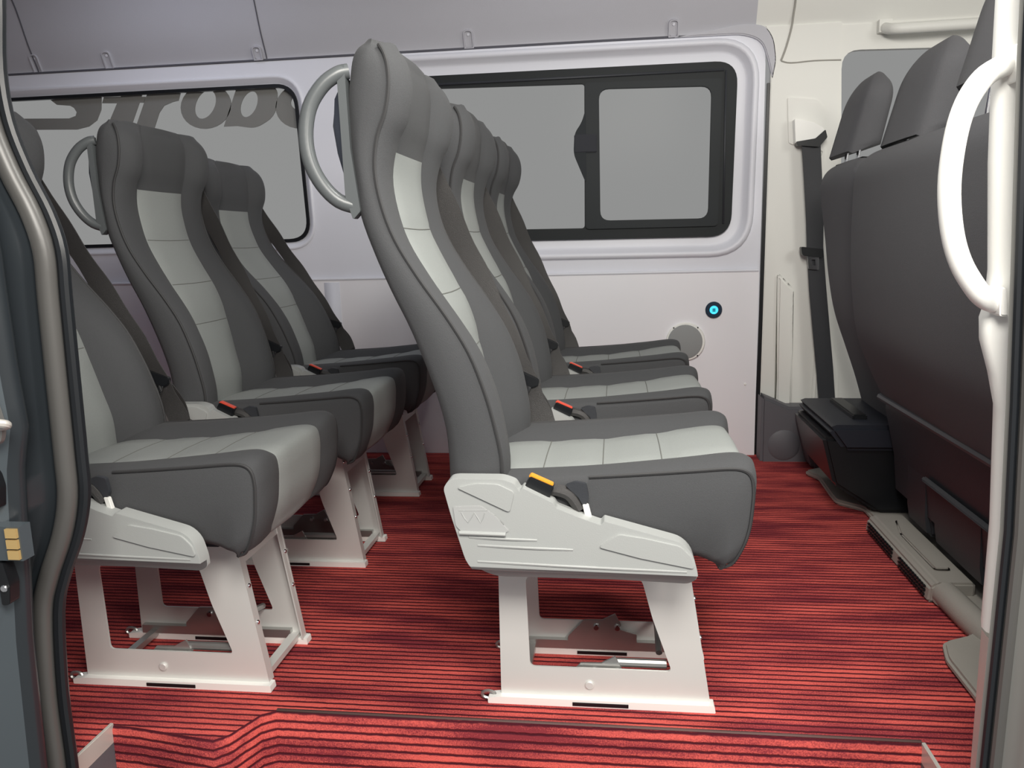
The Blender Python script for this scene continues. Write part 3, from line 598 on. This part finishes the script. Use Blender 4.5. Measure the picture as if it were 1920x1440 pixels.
t1, o1 = cab_back('driver_seat', 'dark cab seat with one headrest beside the cream pillar', 2.22, 2.62, [(.78, .22), (.745, .34), (.71, .44), (.672, .55), (.650, .66), (.636, .77), (.620, .88), (.612, .96), (.615, .985)], .13, [(.64, 2.505, 1.010, .215, .225)])
t2, o2 = cab_back('passenger_bench', 'large dark cab bench seat with two headrests behind the white grab handle', 1.12, 2.215, [(.715, .34), (.70, .36), (.66, .44), (.625, .53), (.607, .65), (.600, .77), (.600, .90), (.602, .965), (.608, .988)], .15, [(.64, 2.005, .992, .210, .262), (.64, 1.57, 1.055, .22, .262)])
# driver seat box
NAVY = mat('navy_black_plastic', (.012, .015, .024), .5)
bm = NB(); prism(bm, [(.575, .262), (.60, .272), (.90, .272), (1.2, .27), (1.2, .20), (.62, .20)], 2.22, 2.62); obj('seat_cushion', bm, NAVY, t1, off=o1, bev=.012)
bm = NB(); V_ = [(.565, .235), (.66, .235), (1.15, .235), (1.15, .02), (.72, .02), (.60, .10)]; prism(bm, V_, 2.235, 2.60); obj('seat_box', bm, P_BLACK, t1, off=o1, bev=.01)
bm = NB(); box(bm, .66, .70, 2.30, 2.55, .255, .285); obj('recliner', bm, P_BLACK, t1, off=o1, bev=.004)
bm = NB(); prism(bm, [(.70, .355), (.712, .345), (.712, .325), (.74, .20), (.75, .10), (1.2, .08), (1.2, .355)], 1.13, 2.20); lb_ = obj('lower_back', bm, P_DARK, t2, off=o2, bev=.006)
bm = NB(); tube(bm, [(.700, 1.14, .358), (.698, 2.195, .358)], .010, 8); obj('lower_rail', bm, mat('rail_grey', (.085, .09, .10), .5), t2, off=o2)
bm = NB(); prism(bm, [(.728, .215), (.720, .205), (.745, .185), (.76, .19)], 1.13, 1.95); obj('cross_member', bm, P_DARK, t2, off=o2, bev=.003)
for ya, yb, zb in ((1.15, 1.60, .022), (1.66, 1.92, .054), (1.96, 2.10, .054)):
    bm = NB(); prism(bm, [(.738, .24), (.744, .10), (.752, zb), (.90, zb), (.90, .24)], ya, yb); obj('leg', bm, P_DARK, t2, off=o2, bev=.01)

# --- cab floor mat, heater unit
bm = NB(); prism(bm, rpoly([(.620, 2.665), (.648, 2.60), (.640, 2.42), (.640, 2.36), (.700, 2.30), (.700, 2.15), (.672, 1.69), (.700, 1.66), (.683, 1.545), (.617, 1.512), (.600, 1.45), (.600, 1.10), (2.3, 1.10), (2.3, 2.72), (.70, 2.72)], .015, 4), .001, .018, axis='z'); struct('trim_29', bm, MAT_G, 'grey moulded cab floor edge meeting the red carpet', bev=.006)
ht = thing('heater_duct', 'grey slotted heater outlet on the floor under the cab bench', 'heater', (.70, 1.93, 0)); oh_ = (-.70, -1.93, 0)
bm = NB(); prism(bm, [(.664, .0), (.668, .034), (.682, .045), (.76, .046), (.76, 0)], 1.715, 2.155); hb = obj('housing', bm, MAT_G, ht, off=oh_, bev=.005)
for (y0, y1) in ((1.735, 1.90), (1.945, 2.135)):
    bm = NB(); nx = 12
    for rrow in range(3):
        for k in range(nx):
            ya = y0+(y1-y0)*k/nx; box(bm, .6605, .6665, ya, ya+(y1-y0)/nx*.62, .008+rrow*.0095, .008+rrow*.0095+.0040)
    obj('slots', bm, P_BLACK, hb, off=oh_)
bm = NB(); tube(bm, cr([(.70, 1.715, .02), (.70, 1.66, .022), (.705, 1.58, .02), (.72, 1.50, .012)], 4), .028, 12); obj('pipe', bm, MAT_G, ht, off=oh_)
bm = NB(); prism(bm, rpoly([(.70, 2.0), (.70, 1.78), (.735, 1.78), (.735, 2.1), (.72, 2.1)], .01), .045, .052, axis='z'); obj('cap', bm, MAT_G, hb, off=oh_, bev=.004)

# ------------------------------------------------------------------ left door pillar
zs = [1.16, 1.109, 1.026, .96, .898, .843, .794, .73, .628, .516, .455, .398, .333, .275, .147, .024, -.12, -.26]
sR = [-.766, -.768, -.779, -.776, -.758, -.735, -.724, -.726, -.729, -.732, -.735, -.751, -.781, -.799, -.810, -.811, -.818, -.82]
def interp(tab, z):
    tab = sorted(tab)
    for (a, va), (b, vb) in zip(tab, tab[1:]):
        if a <= z <= b: return va+(vb-va)*(z-a)/(b-a)
    return tab[0][1] if z < tab[0][0] else tab[-1][1]
sealR = list(zip(zs, sR))
pR = cr([(x, z, 0) for z, x in sealR], 4)
def lay(dx, y, r):  return [(p.x+dx, y, p.y) for p in pR]
pil = thing('door_1', None, None, (-.80, 1.0, 0)); pil['kind'] = 'structure'; pil['label'] = 'black painted door pillar with rubber seal at the left'
po = (.80, -1.0, 0)
bm = NB(); tube(bm, [(p.x-.008, 1.003, p.y) for p in pR], .0085, 10); obj('rubber_seal', bm, RUB, pil, off=po)
bm = NB(); tube(bm, [(p.x-.026, .992, p.y) for p in pR], .0135, 12); obj('rubber_seal', bm, SEAL, pil, off=po, ang=80)
bend = [(1.16, -.782), (1.09, -.79), (1.013, -.797), (.951, -.797), (.90, -.789), (.848, -.779), (.80, -.775), (.749, -.775), (.64, -.774), (.57, -.770), (.512, -.784), (.424, -.792), (.363, -.797), (.27, -.806), (.149, -.811), (.07, -.814), (-.26, -.82)]
rows = []
for p in pR:
    z = p.y; b_ = interp(bend, z)+.012
    rows.append([(p.x-.012, 1.02, z), (p.x-.036, 1.0, z), (p.x-.042, .985, z), (p.x-.046, .975, z), (b_-.012, .948, z), (b_-.004, .940, z), (b_+.0, .930, z), (b_-.004, .922, z), (b_-.012, .915, z)])
bm = NB(); V = sheet(bm, rows); chk_out(bm, (-1.5, 1.2, .5)); obj('jamb', bm, BODY, pil, off=po, ang=60)
rows2 = [[r[-1], (r[-1][0]-.02, .895, r[-1][2]), (r[-1][0]-.05, .865, r[-1][2]), (r[-1][0]-.075, .84, r[-1][2]), (r[-1][0]-.10, .83, r[-1][2]), (r[-1][0]-.7, .81, r[-1][2])] for r in rows]
bm = NB(); sheet(bm, rows2); chk_out(bm, (-1.5, 1.5, .5)); obj('jamb_face', bm, BODY2, pil, off=po, ang=60)
def along(dx, y): return [(interp(bend, p.y)+dx, y, p.y) for p in pR]
bm = NB(); tube(bm, along(-.060, .862)[30:], .006, 8); obj('outer_seal', bm, SEAL, pil, off=po)
# striker and contact strip on the pillar
st_ = thing('door_striker', 'steel lock striker on the black door pillar', 'lock', (-.772, .902, .585)); 
bm = NB(); prism(bm, rpoly([(-.045, -.042), (.004, -.030), (.010, -.008), (.002, .030), (-.012, .040), (-.045, .044)], .01), -.010, 0); obj('plate', bm, STEEL, st_, bev=.002)
bm = NB(); tube(bm, cr([(-.03, -.008, .010), (-.005, -.022, .006), (.014, -.024, .002), (.022, -.018, -.001), (.016, -.010, -.005), (-.01, -.006, -.008), (-.03, -.006, -.010)], 4), .0055, 10); obj('loop', bm, STRIP, st_)
for z in (-.026, .028):
    bm = NB(); disc(bm, (-.018, -.010, z), .006, -.004, seg=12); obj('screw', bm, CHROME, st_)
ct = thing('contact_block', 'small contact block with three brass pads low on the black door pillar', 'contact', (-.770, .900, .425))
bm = NB(); box(bm, -.026, .012, -.008, .012, -.024, .022); obj('housing', bm, BODY2, ct, bev=.002)
for k in range(3):
    bm = NB(); box(bm, -.006, .010, -.012, -.006, -.021+k*.0145, -.009+k*.0145); obj('contact_pad', bm, GOLD, ct, bev=.001)
for z, s in ((.072, .9), (-.058, .8)):
    bm = NB(); prism(bm, rpoly([(-.030, z-.03), (-.018, z-.028), (-.014, z), (-.020, z+.03), (-.030, z+.03)], .004), -.006, .012); obj('cable_clip', bm, P_BLACK, ct, bev=.002)
    bm = NB(); disc(bm, (-.022, -.005, z-.005), .005, -.004, seg=10); obj('screw', bm, CHROME, ct)

# ------------------------------------------------------------------ right door pillar: white trim, handle, rubber frame
whL = [(1.25, .434), (1.043, .436), (.986, .437), (.868, .441), (.74, .450), (.700, .449), (.681, .444), (.655, .446), (.616, .458), (.57, .469), (.412, .476), (.275, .4755)]
whR = [(1.25, .440), (1.034, .448), (.865, .455), (.746, .461), (.583, .467), (.423, .472), (.318, .471), (.275, .4695)]
rows = []
for z, x in whL:
    xr = interp(whR, z)+.012; xl = x
    rows.append([(xl+.01, 1.075, z), (xl, 1.05, z), (xl, 1.036, z), (xl+.004, 1.030, z), (xr+.012, 1.012, z), (xr+.02, 1.002, z), (xr+.10, 1.000, z)])
bm = NB(); sheet(bm, rows); chk_out(bm, (.8, 1.6, .6)); struct('trim_30', bm, P_WHITE, 'white trim down the front edge of the door opening', ang=50)
rows = [[(.476, 1.05, z), (.474, 1.03, z), (.477, 1.004, z), (.50, 1.0, z)] for z in (.272, .15, .0, -.26)]
bm = NB(); sheet(bm, rows); chk_out(bm, (.8, 1.6, .2)); struct('trim_31', bm, STRIP, ang=50)
gh = thing('grab_handle', 'big white curved grab handle at the right edge of the door opening', 'grab handle', (.44, 1.02, .84)); go = (-.44, -1.02, -.84)
hp = cr([(.446, 1.025, .973), (.435, 1.020, .970), (.413, 1.012, .957), (.396, 1.01, .930), (.387, 1.01, .892), (.384, 1.01, .840), (.390, 1.01, .790), (.402, 1.01, .752), (.421, 1.012, .722), (.436, 1.018, .708), (.448, 1.022, .703)], 5)
rr_ = [.0125]*len(hp); bm = NB(); tube(bm, hp, rr_, 16); obj('grip', bm, P_WHITE, gh, off=go, ang=80)
bm = NB(); prism(bm, rpoly([(.444, .992), (.452, .992), (.456, .955), (.446, .950)], .003), 1.005, 1.04); obj('mount', bm, P_WHITE, gh, off=go, bev=.003)
bm = NB(); prism(bm, rpoly([(.446, .722), (.454, .722), (.458, .688), (.448, .688)], .003), 1.005, 1.04); obj('mount', bm, P_WHITE, gh, off=go, bev=.003)
dr = thing('door_2', None, None, (.47, .97, 0)); dr['kind'] = 'structure'; dr['label'] = 'grey rubber and painted edge of the door opening at the right'; do = (-.47, -.97, 0)
frL = [(1.25, .424), (1.027, .4335), (.973, .435), (.747, .446), (.589, .453), (.434, .458), (.301, .456), (.125, .453), (-.26, .450)]
def fr(dx, y): return [(x+dx, y, z) for z, x in frL]
bm = NB(); tube(bm, fr(.005, .975), .005, 8); obj('rubber_seal', bm, RUB, dr, off=do)
bm = NB(); tube(bm, fr(.015, .967), .0075, 10); obj('rubber_seal', bm, SEAL, dr, off=do)
rows = [[(x+.0, .985, z), (x+.018, .962, z), (x+.024, .952, z), (x+.030, .945, z), (x+.034, .930, z), (x+.06, .915, z), (x+.4, .90, z)] for z, x in frL]
bm = NB(); sheet(bm, rows); chk_out(bm, (.8, 1.5, .5)); obj('frame', bm, mat('frame_grey', (.20, .20, .19), .35), dr, off=do, ang=50)
